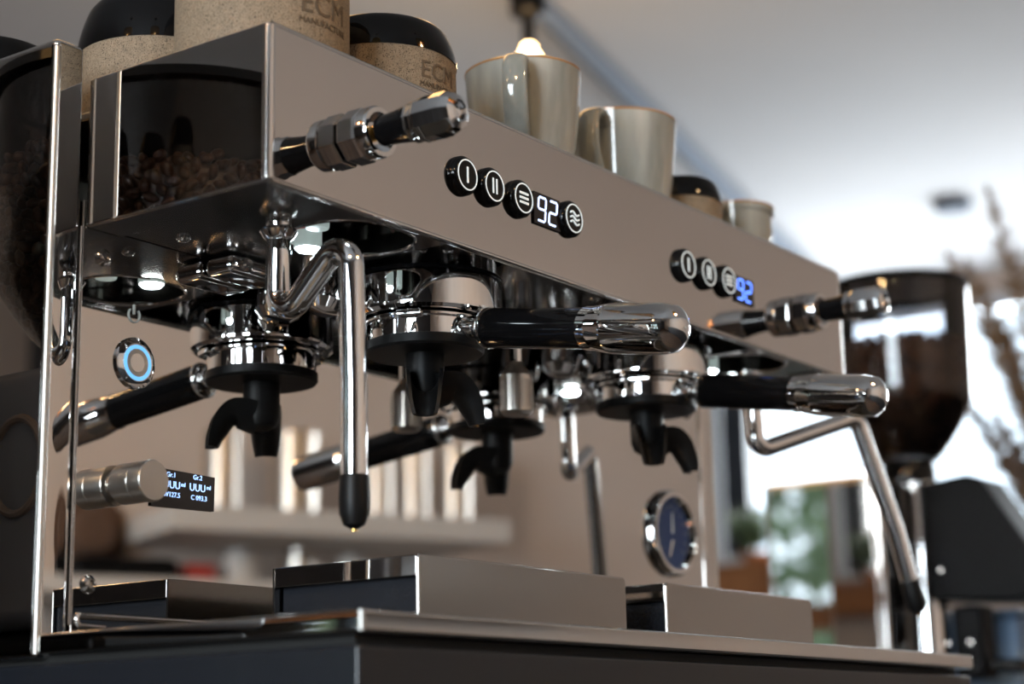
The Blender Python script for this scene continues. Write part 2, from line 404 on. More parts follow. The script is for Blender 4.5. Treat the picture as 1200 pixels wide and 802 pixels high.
# mirror back panel, side panels
obj('back_panel', BX((0.0, MY, -0.228), (W+0.001, MY+0.004, 0.016), 0.0006), 'steel_mirror', em)
def side_panel(x0, x1):
    bm = BX((x0, MY-0.001, -0.2406), (x1, 0.54, 0.1065), 0.0042, 4)
    return obj('side_panel', bm, 'steel_mirror', em)
side_panel(-0.0245, -0.0022); side_panel(W+0.003, W+0.0255)
obj('side_panel_edge', TU([(-0.0225, MY+0.0005, -0.238), (-0.0225, MY+0.0005, 0.101)], 0.0022, 12), 'steel_soft', em)
obj('side_panel_edge', TU([(W+0.0235, MY+0.0005, -0.238), (W+0.0235, MY+0.0005, 0.101)], 0.0022, 12), 'steel_soft', em)
obj('seam_strip', TU([(-0.0016, MY-0.0002, -0.222), (-0.0016, MY-0.0002, 0.0)], 0.0006, 8), 'steel_satin', em)
obj('seam_strip', TU([(W+0.002, MY-0.0002, -0.222), (W+0.002, MY-0.0002, 0.0)], 0.0006, 8), 'steel_satin', em)
# body behind the mirror and cup tray
obj('rear_body', BX((-0.0015, MY+0.0045, -0.24), (W+0.002, 0.538, 0.062), 0.002), 'steel_satin', em)
obj('cup_tray', BX((0.004, 0.0045, 0.0655), (W-0.004, 0.536, 0.0705), 0.001), 'steel_brushed', em)
obj('drip_tray', BX((0.004, -0.055, -0.2277), (W-0.004, MY-0.006, -0.2262), 0.0005), 'inner', em)
# base: rim and painted body, feet
RY = -0.0828
obj('base_rim', BX((-0.0232, RY, -0.2382), (0.7050, MY-0.0015, -0.2278), 0.0016, 4), 'steel_mirror', em)
obj('corner_bead', TU([(-0.0215, RY+0.0018, -0.2375), (-0.0215, RY+0.0018, -0.2283)], 0.0019, 12), 'steel_soft', em)
lipp = fillet([(0.68, MY-0.004, -0.2170), (-0.000, MY-0.004, -0.2170), (0.001, MY-0.004, -0.2225), (0.02, MY-0.004, -0.2230)], 0.0022, 6)
obj('tray_back_lip', TU(lipp, 0.0016, 10), 'steel_edge', em)
obj('shadow_gap', BX((-0.014, RY+0.012, -0.2435), (0.696, 0.52, -0.2385)), 'inner', em)
obj('base_body', BX((-0.0228, RY+0.0025, -0.350), (0.7045, 0.54, -0.2435), 0.0022, 3), 'base_paint', em)
for x in (0.02, 0.66):
    for y in (-0.05, 0.49): obj('foot', LA([(0.016, 0), (0.018, 0.004), (0.018, 0.010)], (x, y, -0.36), (0, 0, 1), 24), 'rubber', em)
def bolt(p, d, r=0.0052, h=0.003):
    b = obj('bolt', LA([(r*1.0, 0), (r, h*0.35), (r*0.75, h*0.8), (r*0.5, h), (r*0.46, h), (r*0.42, h*0.5), (0.0, h*0.5)], p, d, 24), 'bolt', em)
    return b
for p in ((0.0152, MY, -0.0148), (0.0112, MY, -0.1997), (0.668, MY, -0.0148), (0.672, MY, -0.1997)): bolt(p, (0, -1, 0))
for p in ((0.372, 0.040, ZU), (0.300, 0.128, ZU), (0.640, 0.060, 0.0015), (0.055, 0.118, 0.0015)): bolt(p, (0, 0, -1), 0.0042, 0.0025)
# chrome valve bracket beside each group, meeting the mirror
for gx, sgn in ((G1[0], -1), (G2[0], 1)):
    bx_ = gx + sgn*0.105
    br = obj('valve_bracket', BX((bx_-0.022, 0.116, -0.011), (bx_+0.024, 0.1405, 0.0012), 0.005, 4), 'chrome', em)
    obj('bracket_screw', LA([(0.0045, 0), (0.0045, 0.002), (0.003, 0.003), (0, 0.0026)], (bx_-0.010, 0.116, -0.005), (0, -1, 0), 20), 'bolt', br)
# group heads
for gx, gy in (G1, G2):
    g = obj('group_head', LA([(0.0465, 0.029), (0.0465, -0.0012), (0.0445, -0.0014)], (gx, gy, 0), (0, 0, 1), 72), 'chrome', em)
    obj('group_flange', LA([(0.0470, -0.0006), (0.0502, -0.0010), (0.0502, -0.0030), (0.047, -0.0034)], (gx, gy, 0), (0, 0, 1), 72), 'plastic', g)
    obj('lock_collar', LA([(0.0470, -0.0034), (0.0482, -0.0040), (0.0484, -0.0225), (0.0480, -0.0250), (0.0455, -0.0268), (0.0420, -0.0268), (0.0415, -0.024), (0.030, -0.024)], (gx, gy, 0), (0, 0, 1), 72), 'chrome', g)
    for k in range(3):
        a = math.radians(200+k*18)
        obj('group_screw', LA([(0.0035, 0), (0.0035, 0.0018), (0.002, 0.0022), (0, 0.0016)], (gx+0.0463*math.cos(a), gy+0.0463*math.sin(a), 0.010), (math.cos(a), math.sin(a), 0), 16), 'bolt', g)
# group knob at the side of each group (rounded chrome boss)
for gx, gy in (G1, G2):
    b_ = obj('group_boss', LA([(0.0, 0), (0.009, 0.001), (0.0145, 0.006), (0.016, 0.014), (0.016, 0.026)], (gx-0.045*0.9, gy+0.050, -0.020), (0.25, 0, 1), 32), 'chrome', em)
# steam taps on the front panel
def tap(x, z):
    o = (x, 0.0, z); d = (0, -1, 0)
    t = obj('steam_tap', LA([(0.0125, 0.0), (0.0150, 0.0012), (0.0155, 0.0025), (0.0155, 0.0120), (0.0140, 0.0140)], o, d, 8, phase=PI/8), 'chrome', em, angle=20)
    obj('collar_ring', LA([(0.0138, 0.0135), (0.0148, 0.0142), (0.0148, 0.0198), (0.0138, 0.0215), (0.0112, 0.0215), (0.0070, 0.0160), (0.0060, 0.0155)], o, d, 48), 'chrome', t)
    obj('stem', LA([(0.0048, 0.0150), (0.0040, 0.018), (0.0040, 0.0250)], o, d, 24), 'gold', t)
    obj('tap_handle', LA([(0.0060, 0.0215), (0.0080, 0.0220), (0.0086, 0.0235), (0.0090, 0.033), (0.0106, 0.0442)], o, d, 40), 'plastic', t)
    c = obj('tap_cap', LA([(0.0108, 0.0437), (0.0113, 0.0442), (0.0113, 0.0490), (0.0123, 0.0512), (0.0123, 0.0675), (0.0098, 0.0740), (0.0065, 0.0755), (0.0055, 0.0748), (0.0048, 0.0722), (0, 0.0712)], o, d, 10), 'chrome', t, angle=25)
tap(0.0665, 0.0388); tap(0.6030, 0.0368)
# round touch buttons
def icon(kind, cx, z, y):
    bm = bmesh.new(); t = 0.0004
    if kind == 1: box(bm, (cx-0.0007, y-t, z-0.0050), (cx+0.0007, y, z+0.0050))
    if kind == 2:
        for s in (-1, 1): box(bm, (cx+s*0.0018-0.0006, y-t, z-0.0048), (cx+s*0.0018+0.0006, y, z+0.0048))
    if kind == 3:
        for s in (-1, 0, 1): box(bm, (cx-0.0046, y-t, z+s*0.0030-0.0007), (cx+0.0046, y, z+s*0.0030+0.0007))
    if kind == 4:
        for s in (-1, 0, 1):
            pts = [Vector((cx-0.0048+0.0096*k/12, y-t, z+s*0.0031+0.0011*math.sin(2*PI*k/12))) for k in range(13)]
            tube(bm, pts, 0.0006, 6)
    return bm
def button(cx, z, kind):
    d = (0, -1, 0); o = (cx, 0, z)
    b = obj('push_button', LA([(0.0118, 0), (0.0122, 0.0008), (0.0120, 0.0030), (0.0108, 0.0046), (0.0096, 0.0050), (0, 0.0050)], o, d, 48), 'plastic', em)
    obj('button_ring', ring_bm(0.0096, 0.0088, (cx, -0.0049, z), d, 0.0004), 'white_print', b)
    obj('button_icon', icon(kind, cx, z, -0.0050), 'white_print', b)
for cx, z, k in ((0.1665, 0.0424, 1), (0.1940, 0.0421, 2), (0.2245, 0.0418, 3), (0.2807, 0.0415, 4), (0.4261, 0.0406, 1), (0.4553, 0.0406, 2), (0.4850, 0.0406, 3)):
    button(cx, z, k)
SEG = {'9': 'abcdfg', '2': 'abged'}
def digit(ch, cx, z, y, w, h, slant=0.12, t=0.0013):
    bm = bmesh.new(); g = t*0.35
    segs = {'a': ((-w/2, h/2), (w/2, h/2)), 'd': ((-w/2, -h/2), (w/2, -h/2)), 'g': ((-w/2, 0), (w/2, 0)),
            'f': ((-w/2, h/2), (-w/2, 0)), 'b': ((w/2, h/2), (w/2, 0)), 'e': ((-w/2, 0), (-w/2, -h/2)), 'c': ((w/2, 0), (w/2, -h/2))}
    for s in SEG[ch]:
        a, b = Vector(segs[s][0]), Vector(segs[s][1]); u = (b-a).normalized(); n = Vector((-u.y, u.x))
        a = a+u*(g+t*0.3); b = b-u*(g+t*0.3)
        poly = [a-u*t*0.4, a+n*t/2, b+n*t/2, b+u*t*0.4, b-n*t/2, a-n*t/2]
        prism(bm, [(p.x+slant*p.y+cx, p.y+z) for p in poly], (0, y, 0), (1, 0, 0), (0, 0, 1), (0, -1, 0), 0.0003)
    return bm
def display(x0, x1, z0, z1, m):
    dsp = obj('number_display', BX((x0, -0.0014, z0), (x1, 0.0005, z1), 0.0004), 'screen', em)
    cx = (x0+x1)/2; h = (z1-z0)*0.74; w_ = 0.0082
    for k, ch in enumerate('92'):
        obj('digit', digit(ch, cx+(-0.0062 if k == 0 else 0.0062), (z0+z1)/2, -0.0014, w_, h), m, dsp)
display(0.2405, 0.2700, 0.0302, 0.0514, 'digit_white')
display(0.5000, 0.5292, 0.0290, 0.0492, 'digit_blue')
# power button and symbol on the mirror panel
pb = obj('power_button', LA([(0.0150, 0), (0.0150, 0.0012), (0.0142, 0.0020), (0.0112, 0.0032), (0.0104, 0.0030)], (0.0405, MY, -0.0722), (0, -1, 0), 64), 'chrome', em)
obj('light_ring', ring_bm(0.0104, 0.0082, (0.0405, MY-0.0026, -0.0722), (0, -1, 0), 0.0006, 64), 'ring_blue', pb)
obj('button_face', LA([(0.0082, 0.0026), (0.0080, 0.0032), (0.0, 0.0026)], (0.0405, MY, -0.0722), (0, -1, 0), 64), 'steel_brushed', pb)
arc = [Vector((0.0395+0.0042*math.sin(a), MY-0.0004, -0.0440+0.0042*math.cos(a))) for a in [math.radians(45+270*k/20) for k in range(21)]]
obj('power_symbol', join_bm([TU(arc, 0.0005, 6), BX((0.0390, MY-0.0008, -0.0435), (0.0400, MY, -0.0378))]), 'grey_print', em)
# rotary knob and small screen
obj('rotary_knob', LA([(0.0085, 0.0), (0.0085, 0.0025), (0.0112, 0.0030), (0.0116, 0.0040), (0.0116, 0.0170), (0.0113, 0.0175), (0.0116, 0.0180), (0.0116, 0.0265), (0.0110, 0.0275), (0, 0.0278)], (0.0320, MY, -0.1432), (0, -1, 0), 64), 'steel_brushed', em)
def mirror_disc(): pass
sc = obj('status_screen', prism(bmesh.new(), [(0.055, -0.1300), (0.1054, -0.1312), (0.1050, -0.1515), (0.0600, -0.1526), (0.055, -0.1526)], (0, MY-0.0005, 0), (1, 0, 0), (0, 0, 1), (0, -1, 0), 0.0008), 'screen', em)
for s, size, x, z in (('Gr.1', 0.0040, 0.0700, -0.1334), ('Gr.2', 0.0040, 0.0912, -0.1329), ('UUU', 0.0062, 0.0708, -0.1393), ('ml', 0.0036, 0.0797, -0.1383),
                      ('UUU', 0.0062, 0.0912, -0.1390), ('ml', 0.0036, 0.1003, -0.1380), ('8V127.5', 0.0041, 0.0706, -0.1449), ('C 093.3', 0.0041, 0.0925, -0.1449)):
    obj('screen_writing', text_front(s, size, x, MY-0.0014, z, 0.00015), 'screen_text', sc, smooth=False)
# pressure gauge
ga = obj('pressure_gauge', LA([(0.0345, 0), (0.0358, 0.002), (0.0356, 0.0045), (0.0335, 0.0072), (0.0300, 0.0068), (0.0275, 0.0016), (0.0, 0.0008)], (0.632, MY, -0.1208), (0, -1, 0), 64), 'chrome', em)
gf = obj('dial', LA([(0.0274, 0.0010), (0.0274, 0.0020), (0, 0.0020)], (0.632, MY, -0.1208), (0, -1, 0), 48), 'gauge_face', ga)
tk = bmesh.new()
for k in range(13):
    a = math.radians(-130+260*k/12); u = Vector((math.sin(a), 0, math.cos(a))); c0 = Vector((0.632, MY-0.0022, -0.1208))
    tube(tk, [c0+u*0.020, c0+u*0.024], 0.0004, 5)
obj('dial_marks', tk, 'grey_print', gf)
c0 = Vector((0.632, MY-0.0030, -0.1208))
obj('needle', TU([c0, c0+Vector((0.0005, 0, 0.017))], [0.0010, 0.0005], 8), 'white', gf)
obj('needle', TU([c0+Vector((0, 0, -0.006)), c0+Vector((-0.006, 0, -0.020))], [0.0010, 0.0005], 8), 'white', gf)
# hot water nozzle
nz = obj('water_nozzle', LA([(0.0125, 0.0135), (0.0125, 0.0015), (0.0115, -0.003), (0.0065, -0.011), (0.0047, -0.014), (0.0047, -0.030)], (0.349, 0.092, 0), (0, 0, 1), 40), 'chrome', em)
tp = bmesh.new()
lathe(tp, [(0.0048, -0.029), (0.0052, -0.031), (0.0098, -0.0375), (0.0112, -0.039), (0.0112, -0.064), (0.0085, -0.0665), (0.0, -0.0665)], (0.349, 0.092, 0), (0, 0, 1), 48)
obj('knurled_tip', tp, 'steel_brushed', nz)
for k in range(30):
    pass
kn = bmesh.new()
for k in range(36):
    a = 2*PI*k/36; p = Vector((0.349+0.0112*math.cos(a), 0.092+0.0112*math.sin(a), 0))
    tube(kn, [p+Vector((0, 0, -0.042)), p+Vector((0, 0, -0.0625))], 0.00035, 4)
obj('knurling', kn, 'steel_brushed', nz)['kind'] = 'stuff'
# steam wands
def wand(J, pts, tip_from, rt=0.0072, name='steam_wand'):
    wd = obj(name, LA([(0.0066, 0.014), (0.0066, 0.004), (0.0074, 0.002), (0.0074, -0.001), (0.0062, -0.003), (0.0066, -0.016)], (J[0], J[1], 0), (0, 0, 1), 32), 'chrome', em)
    obj('wand_washer', LA([(0.006, -0.0015), (0.0100, -0.0035), (0.0108, -0.0050), (0.0085, -0.0085), (0.0066, -0.0100)], (J[0], J[1], 0), (0, 0, 1), 40), 'chrome', wd)
    path = fillet(pts, [0, 0.0095, 0.010, 0, 0], 10)
    n = len(path); rr_ = []
    for i, p in enumerate(path): rr_.append(rt)
    obj('wand_pipe', TU(path, rr_, 28), 'chrome', wd)
    a, b = Vector(pts[-2]), Vector(pts[-1]); d = (b-a).normalized()
    obj('rubber_tip', LA([(0.0074, -0.0005), (0.0079, 0.001), (0.0083, 0.012), (0.0080, 0.020), (0.0058, 0.026), (0.002, 0.0282), (0, 0.0284)], b, d, 32), 'rubber', wd)
    obj('wand_outlet', LA([(0.0016, 0.0275), (0.0016, 0.0295), (0, 0.0297)], b, d, 12), 'gold', wd)
wand((0.0655, 0.053), [(0.0655, 0.053, -0.016), (0.0655, 0.0535, -0.062), (0.0660, 0.0005, -0.0105), (0.0660, -0.0020, -0.10), (0.0660, -0.0020, -0.1490)], 0)
wand((0.6175, 0.0515), [(0.6175, 0.0515, -0.016), (0.6200, 0.0505, -0.064), (0.7175, 0.0085, -0.028), (0.7500, -0.0058, -0.120), (0.7605, -0.0108, -0.162)], 0)

# ------------------------------------------------------------------ portafilters (lift out: things of their own)
def portafilter(gx, gy, label):
    t = thing('portafilter', label, 'portafilter', (gx, gy, -0.048), 'portafilters locked into the two groups')
    O = (gx, gy, 0)
    b = obj('filter_body', LA([(0.034, -0.0272), (0.0392, -0.0272), (0.0396, -0.0285), (0.0392, -0.0300), (0.0370, -0.0306), (0.0367, -0.0405), (0.0360, -0.0415)], O, (0, 0, 1), 72), 'chrome', t)
    for a in (25, 205):
        a = math.radians(a); obj('locking_lug', BX((-0.008, -0.003, -0.004), (0.008, 0.003, 0.0), 0.001), 'chrome', b, local=True).matrix_local = Matrix.Translation((0.040*math.cos(a), 0.040*math.sin(a), -0.0275+0.048)) @ Matrix.Rotation(a+PI/2, 4, 'Z')
    obj('rubber_guard', LA([(0.0365, -0.0408), (0.0378, -0.0412), (0.0378, -0.0465), (0.0365, -0.0480), (0.0, -0.0480)], O, (0, 0, 1), 72), 'rubber', t)
    # handle line
    A = Vector((gx-0.0022, gy-0.0518, -0.0385)); d = Vector((-0.0148, -0.1410, -0.0244)).normalized()
    obj('neck', LA([(0.0105, -0.022), (0.0085, -0.015), (0.0062, -0.011), (0.0060, -0.008), (0.0075, -0.0065), (0.0085, -0.0052), (0.0085, -0.0035), (0.0105, -0.003), (0.0125, -0.001), (0.0130, 0.001), (0.0128, 0.0025)], A, d, 48), 'chrome', t)
    h = obj('handle', LA([(0.0120, 0.0020), (0.0124, 0.003), (0.0126, 0.010), (0.0124, 0.045), (0.0121, 0.080)], A, d, 48), 'plastic', t)
    obj('handle_cap', LA([(0.0122, 0.0792), (0.0130, 0.0800), (0.0130, 0.0860), (0.0134, 0.0880), (0.0146, 0.0975), (0.0148, 0.1000), (0.0148, 0.1355), (0.0135, 0.1435), (0.0115, 0.1460), (0.0070, 0.1490), (0, 0.1506)], A, d, 48), 'chrome', t, angle=22)
    # spouts
    st = obj('spout_stem', LA([(0.0125, -0.0470), (0.0122, -0.0715), (0.0100, -0.0770), (0.0055, -0.0798), (0.0, -0.0803)], O, (0, 0, 1), 32), 'rubber', t)
    for sgn in (-1, 1):
        a = math.radians(-90 + sgn*52); u = Vector((math.cos(a), math.sin(a), 0)); v = Vector((-u.y, u.x, 0)); z = Vector((0, 0, 1))
        path = catmull([(0.000, -0.068), (0.010, -0.064), (0.020, -0.0625), (0.0295, -0.0680), (0.0350, -0.0790), (0.0372, -0.0930)] if False else [Vector((0.000, 0, -0.066)), Vector((0.012, 0, -0.0630)), Vector((0.0225, 0, -0.0640)), Vector((0.0310, 0, -0.0720)), Vector((0.0355, 0, -0.0850)), Vector((0.0365, 0, -0.0950))], 5)
        bm = bmesh.new(); rings = []
        n = len(path)
        for i, p in enumerate(path):
            tt = (path[min(i+1, n-1)]-path[max(i-1, 0)]).normalized()
            nn = Vector((-tt.z, 0, tt.x))      # outward / up normal in the (u,z) plane
            f = i/(n-1); wd = 0.0118*(1-0.35*f**3); dp = 0.0205*(1-0.60*f**1.8); th = 0.0022
            sec = []
            m_ = 8
            for k in range(m_+1):
                q = PI*k/m_; sec.append((math.cos(q)*wd, -math.sin(q)*dp))
            for k in range(m_+1):
                q = PI*(m_-k)/m_; sec.append((math.cos(q)*(wd-th), -math.sin(q)*max(dp-th, 0.001)))
            ring = []
            for (sx, sy) in sec:
                P = p + nn*sy + Vector((0, 0, 0.003))
                ring.append(bm.verts.new(Vector((gx, gy, 0)) + u*P.x + v*sx + z*P.z))
            rings.append(ring)
        for Aq, Bq in zip(rings, rings[1:]):
            for k in range(len(Aq)):
                q = (k+1) % len(Aq); bm.faces.new((Aq[k], Aq[q], Bq[q], Bq[k]))
        bm.faces.new(rings[0]); bm.faces.new(rings[-1])
        obj('spout', bm, 'rubber', st)
    return t
portafilter(*G1, 'portafilter with black handle in the group nearest the camera, left of the water nozzle')
portafilter(*G2, 'portafilter with black handle in the far group, right of the water nozzle')

# ------------------------------------------------------------------ cup stands on the tray
def cup_stand(x0, x1, label):
    y0, y1, zt, zb = -0.0084, 0.0985, -0.1872, -0.2276
    zb = -0.2260
    t = thing('cup_stand', label, 'cup stand', ((x0+x1)/2, (y0+y1)/2, zb), 'steel cup stands on the drip tray')
    top = [p for p in rr((x0+x1)/2, zt-0.020, (x1-x0)/2, 0.020, 0.0035, 5) if p[1] > zt-0.020]
    bm = prism(bmesh.new(), [(x1, zb)]+top+[(x0, zb)], (0, y0, 0), (1, 0, 0), (0, 0, 1), (0, 1, 0), 0.0015)
    obj('front_plate', bm, 'steel_satin', t, smooth=False)
    obj('back_plate', BX((x0, y1-0.0015, zb), (x1, y1, zt-0.0005)), 'steel_satin', t)
    obj('top_plate', BX((x0+0.001, y0+0.001, zt-0.0015), (x1-0.001, y1-0.001, zt), 0.0006), 'steel_mirror', t)
    for xa, xb in ((x0, x0+0.0015), (x1-0.0015, x1)):
        obj('side_lip', BX((xa, y0+0.0015, zt-0.0115), (xb, y1-0.0015, zt-0.0004), 0.0004), 'steel_mirror', t)
    obj('inner_box', BX((x0+0.006, y0+0.003, zb+0.001), (x1-0.006, y1-0.003, zt-0.003)), 'base_paint', t)
    obj('front_edge', TU([(x0+0.0008, y0+0.0008, zb+0.001), (x0+0.0008, y0+0.0008, zt-0.002)], 0.0011, 8), 'steel_soft', t)
    obj('top_edge', TU([(x0+0.001, y0+0.0008, zt-0.0006), (x1-0.004, y0+0.0008, zt-0.0006)], 0.0009, 8), 'steel_edge', t)
cup_stand(0.1117, 0.3220, 'steel box shaped cup stand in the middle of the drip tray, left of the other')
cup_stand(0.3719, 0.5830, 'steel box shaped cup stand at the right end of the drip tray')

# ------------------------------------------------------------------ cups on top
TZ = 0.0709
def granite_cup(x, y, r, h, band, label, z0=TZ, text=None, tz=0.0, ts=1.0):
    """band: height of the black zone measured from the rim"""
    t = thing('stoneware_cup', label, 'cup', (x, y, z0), 'speckled stoneware cups on top of the machine')
    zt = z0+h; zb = zt-band
    def rf(z):
        f = max(0, min(1, (z-zb)/(zt-zb))); g = max(0, min(1, (zb-z)/(zb-z0)))
        return r*(1 - 0.16*f**1.7) if z > zb else r*(1.0 + 0.0*g) * (1 - 0.10*max(0, g-0.85)/0.15)
    prof = [(0, z0), (rf(z0)-0.003, z0), (rf(z0), z0+0.003)] + [(rf(z0+(zb-z0)*k/6), z0+(zb-z0)*k/6) for k in range(1, 7)]
    obj('cup_body', LA(prof+[(r-0.004, zb), (r-0.004, z0+0.005), (0, z0+0.005)], (x, y, 0), (0, 0, 1), 72, False), 'granite', t)
    pb_ = [(rf(zb)+0.0006, zb-0.0006)] + [(rf(zb+band*k/8)+0.0006, zb+band*k/8) for k in range(1, 8)] + [(rf(zt)-0.0003, zt-0.0004), (rf(zt)-0.002, zt), (rf(zt)-0.0042, zt-0.001), (r-0.005, zb), (r-0.004, zb-0.0006)]
    obj('black_rim', LA(pb_+[pb_[0]], (x, y, 0), (0, 0, 1), 72, False), 'black_glaze', t)
    if text is not None:
        e = obj('engraved_name', text_wrap('ECM', 0.0165*ts, x, y, z0+tz, rf, text, 0.0004), 'engraved', t, smooth=False)
        obj('engraved_line', text_wrap('MANUFACTURE', 0.0047*ts, x, y, z0+tz-0.0095*ts, rf, text, 0.0004), 'engraved', e, smooth=False)
    return t
granite_cup(0.0570, 0.0590, 0.0500, 0.112, 0.026, 'largest speckled stoneware cup at the front corner of the machine, its rim above the picture', text=math.radians(-92), tz=0.044, ts=1.1)
granite_cup(0.0820, 0.1700, 0.0500, 0.090, 0.032, 'speckled stoneware cup with black rim behind the front corner cup, above the hood side')
granite_cup(0.0520, 0.2970, 0.0480, 0.085, 0.032, 'black rimmed cup at the far left, mostly hidden behind the side panel')
granite_cup(0.1620, 0.0580, 0.0470, 0.0735, 0.022, 'speckled stoneware cup with black rim between the corner cup and the grey green cups', text=math.radians(-91), tz=0.037, ts=0.95)
granite_cup(0.5110, 0.0500, 0.0330, 0.0600, 0.017, 'small speckled espresso cup with black rim between the grey green cups')
def glazed_cup(x, y, r, h, label, hang, z0=TZ):
    t = thing('glazed_cup', label, 'cup', (x, y, z0), 'grey green glazed cups on top of the machine')
    prof = [(0, 0.002), (r*0.52, 0.0), (r*0.56, 0.001), (r*0.58, 0.004), (r*0.70, 0.010), (r*0.80, 0.022), (r*0.88, 0.040), (r*0.945, 0.062), (r*0.99, h-0.006), (r, h-0.0015)]
    k = h/0.092
    prof = [(a, b if b > h-0.01 else b*k) for a, b in prof]
    inn = [(r-0.0028, h-0.0015), (r*0.93, 0.062*k), (r*0.84, 0.035*k), (r*0.55, 0.010*k), (0, 0.007*k)]
    obj('cup_body', LA([(a, b+z0) for a, b in prof+inn], (x, y, 0), (0, 0, 1), 72, False), 'glaze', t)
    obj('cup_rim', LA([(r-0.0029, z0+h-0.0018), (r+0.0002, z0+h-0.0018), (r+0.0003, z0+h-0.0005), (r-0.0013, z0+h+0.0004), (r-0.0028, z0+h-0.0005), (r-0.0029, z0+h-0.0018)], (x, y, 0), (0, 0, 1), 72, False), 'glaze_rim', t)
    u = Vector((math.cos(hang), math.sin(hang), 0)); v = Vector((-u.y, u.x, 0)); c = Vector((x, y, z0))
    pts = catmull([c+u*(r*0.90)+Vector((0, 0, h*0.86)), c+u*(r*1.22)+Vector((0, 0, h*0.93)), c+u*(r*1.55)+Vector((0, 0, h*0.82)), c+u*(r*1.56)+Vector((0, 0, h*0.58)), c+u*(r*1.25)+Vector((0, 0, h*0.38)), c+u*(r*0.80)+Vector((0, 0, h*0.30))], 6)
    bm = bmesh.new(); rings = []
    for i, p in enumerate(pts):
        tt = (pts[min(i+1, len(pts)-1)]-pts[max(i-1, 0)]).normalized(); nn = v.cross(tt)
        rings.append([bm.verts.new(p + v*(math.copysign(abs(math.cos(q))**0.7, math.cos(q))*0.0082*r/0.0405) + nn*(math.sin(q)*0.0036)) for q in [2*PI*k/16 for k in range(16)]])
    for A, B in zip(rings, rings[1:]):
        for k in range(16): bm.faces.new((A[k], A[(k+1) % 16], B[(k+1) % 16], B[k]))
    bm.faces.new(rings[0]); bm.faces.new(rings[-1])
    obj('cup_handle', bm, 'glaze', t)
glazed_cup(0.3140, 0.0560, 0.0405, 0.0925, 'largest grey green glazed cup with handle, beside the stoneware cup', math.radians(-150))
glazed_cup(0.4395, 0.0565, 0.0425, 0.0905, 'second grey green glazed cup, between the largest one and the small espresso cup', math.radians(-168))
glazed_cup(0.6150, 0.0560, 0.0310, 0.0650, 'smallest grey green glazed cup at the right end of the machine top', math.radians(-172))

# ------------------------------------------------------------------ coffee grinders
def bean_mesh(cx, cy, rfun, z0, z1, nside, ntop, br=0.0058):
    bm = bmesh.new()
    core = [(max(rfun(z0+(z1-z0)*k/6)-br*1.4, 0.004), z0+(z1-z0)*k/6 - (0.004 if k == 6 else 0)) for k in range(7)]
    lathe(bm, core, (cx, cy, 0), (0, 0, 1), 24)
    base = bmesh.new(); bmesh.ops.create_icosphere(base, subdivisions=2, radius=1.0)
    for v in base.verts:
        if abs(v.co.y) < 0.22 and v.co.z > 0: v.co.z *= 0.72
        v.co = Vector((v.co.x*br, v.co.y*br*0.72, v.co.z*br*0.55))
    bv = [v.co.copy() for v in base.verts]; bf = [[v.index for v in f.verts] for f in base.faces]; base.free()
    def put(p):
        R = Matrix.Rotation(random.uniform(0, 6.28), 3, 'X') @ Matrix.Rotation(random.uniform(0, 6.28), 3, 'Y') @ Matrix.Rotation(random.uniform(0, 6.28), 3, 'Z')
        vs = [bm.verts.new(p + R @ c) for c in bv]
        for f in bf: bm.faces.new([vs[i] for i in f])
    for k in range(nside):
        z = z0+(z1-z0)*((k+0.5)/nside); a = k*2.399963
        put(Vector((cx+(rfun(z)-br*1.02)*math.cos(a), cy+(rfun(z)-br*1.02)*math.sin(a), z)))
    for k in range(ntop):
        rr_ = (rfun(z1)-br)*math.sqrt((k+0.5)/ntop); a = k*2.399963
        put(Vector((cx+rr_*math.cos(a), cy+rr_*math.sin(a), z1+random.uniform(-0.002, 0.003))))
    return bm
# left grinder, seen in the polished side panel of the machine
lx, ly = -0.200, 0.260
lr = 0.097
lg = thing('coffee_grinder', 'dark coffee grinder left of the machine, mirrored in its polished side', 'coffee grinder', (lx, ly, -0.36))
def lrf(z): return lr*0.97 if z > 0.015 else lr*0.97*(0.42+0.58*max(0, min(1, (z+0.040)/0.055))**0.6)
prof = [(lrf(-0.039+0.182*k/24), -0.039+0.182*k/24) for k in range(25)]
hp_ = obj('hopper', LA(prof, (lx, ly, 0), (0, 0, 1), 64, False), 'glass', lg)
obj('hopper_lid', LA([(0, 0.150), (lr*0.9, 0.150), (lr*1.02, 0.149), (lr*1.03, 0.142), (lr*0.985, 0.142), (lr*0.985, 0.145), (0, 0.145)], (lx, ly, 0), (0, 0, 1), 64, False), 'plastic', hp_)
obj('neck', LA([(0.040, -0.052), (0.040, -0.038)], (lx, ly, 0), (0, 0, 1), 40), 'plastic', lg)
gb = obj('grinder_body', BX((lx-0.062, ly-0.065, -0.215), (lx+0.085, ly+0.15, -0.052), 0.012, 4), 'grinder_grey', lg)
obj('grinder_base', BX((lx-0.055, ly-0.055, -0.36), (lx+0.080, ly+0.15, -0.2155), 0.010, 4), 'plastic_satin', lg)
mk = [Vector((lx+0.0855, ly+0.065+0.024*math.cos(a), -0.115+0.030*math.sin(a))) for a in [math.radians(40+280*k/20) for k in range(21)]]
obj('body_emblem', join_bm([TU(mk, 0.0028, 8), TU([m_ + Vector((0, -0.055, 0)) for m_ in mk], 0.0028, 8)]), 'mark', gb)
obj('dosing_spout', TU(fillet([(lx, ly-0.064, -0.10), (lx, ly-0.095, -0.10), (lx, ly-0.095, -0.15)], 0.018), 0.014, 24), 'plastic', lg)
tag(obj('coffee_beans', bean_mesh(lx, ly, lambda z: lrf(z)-0.001, -0.030, 0.090, 760, 180), 'bean'), 'roasted coffee beans filling the smoky hopper left of the machine', 'coffee beans', kind='stuff')

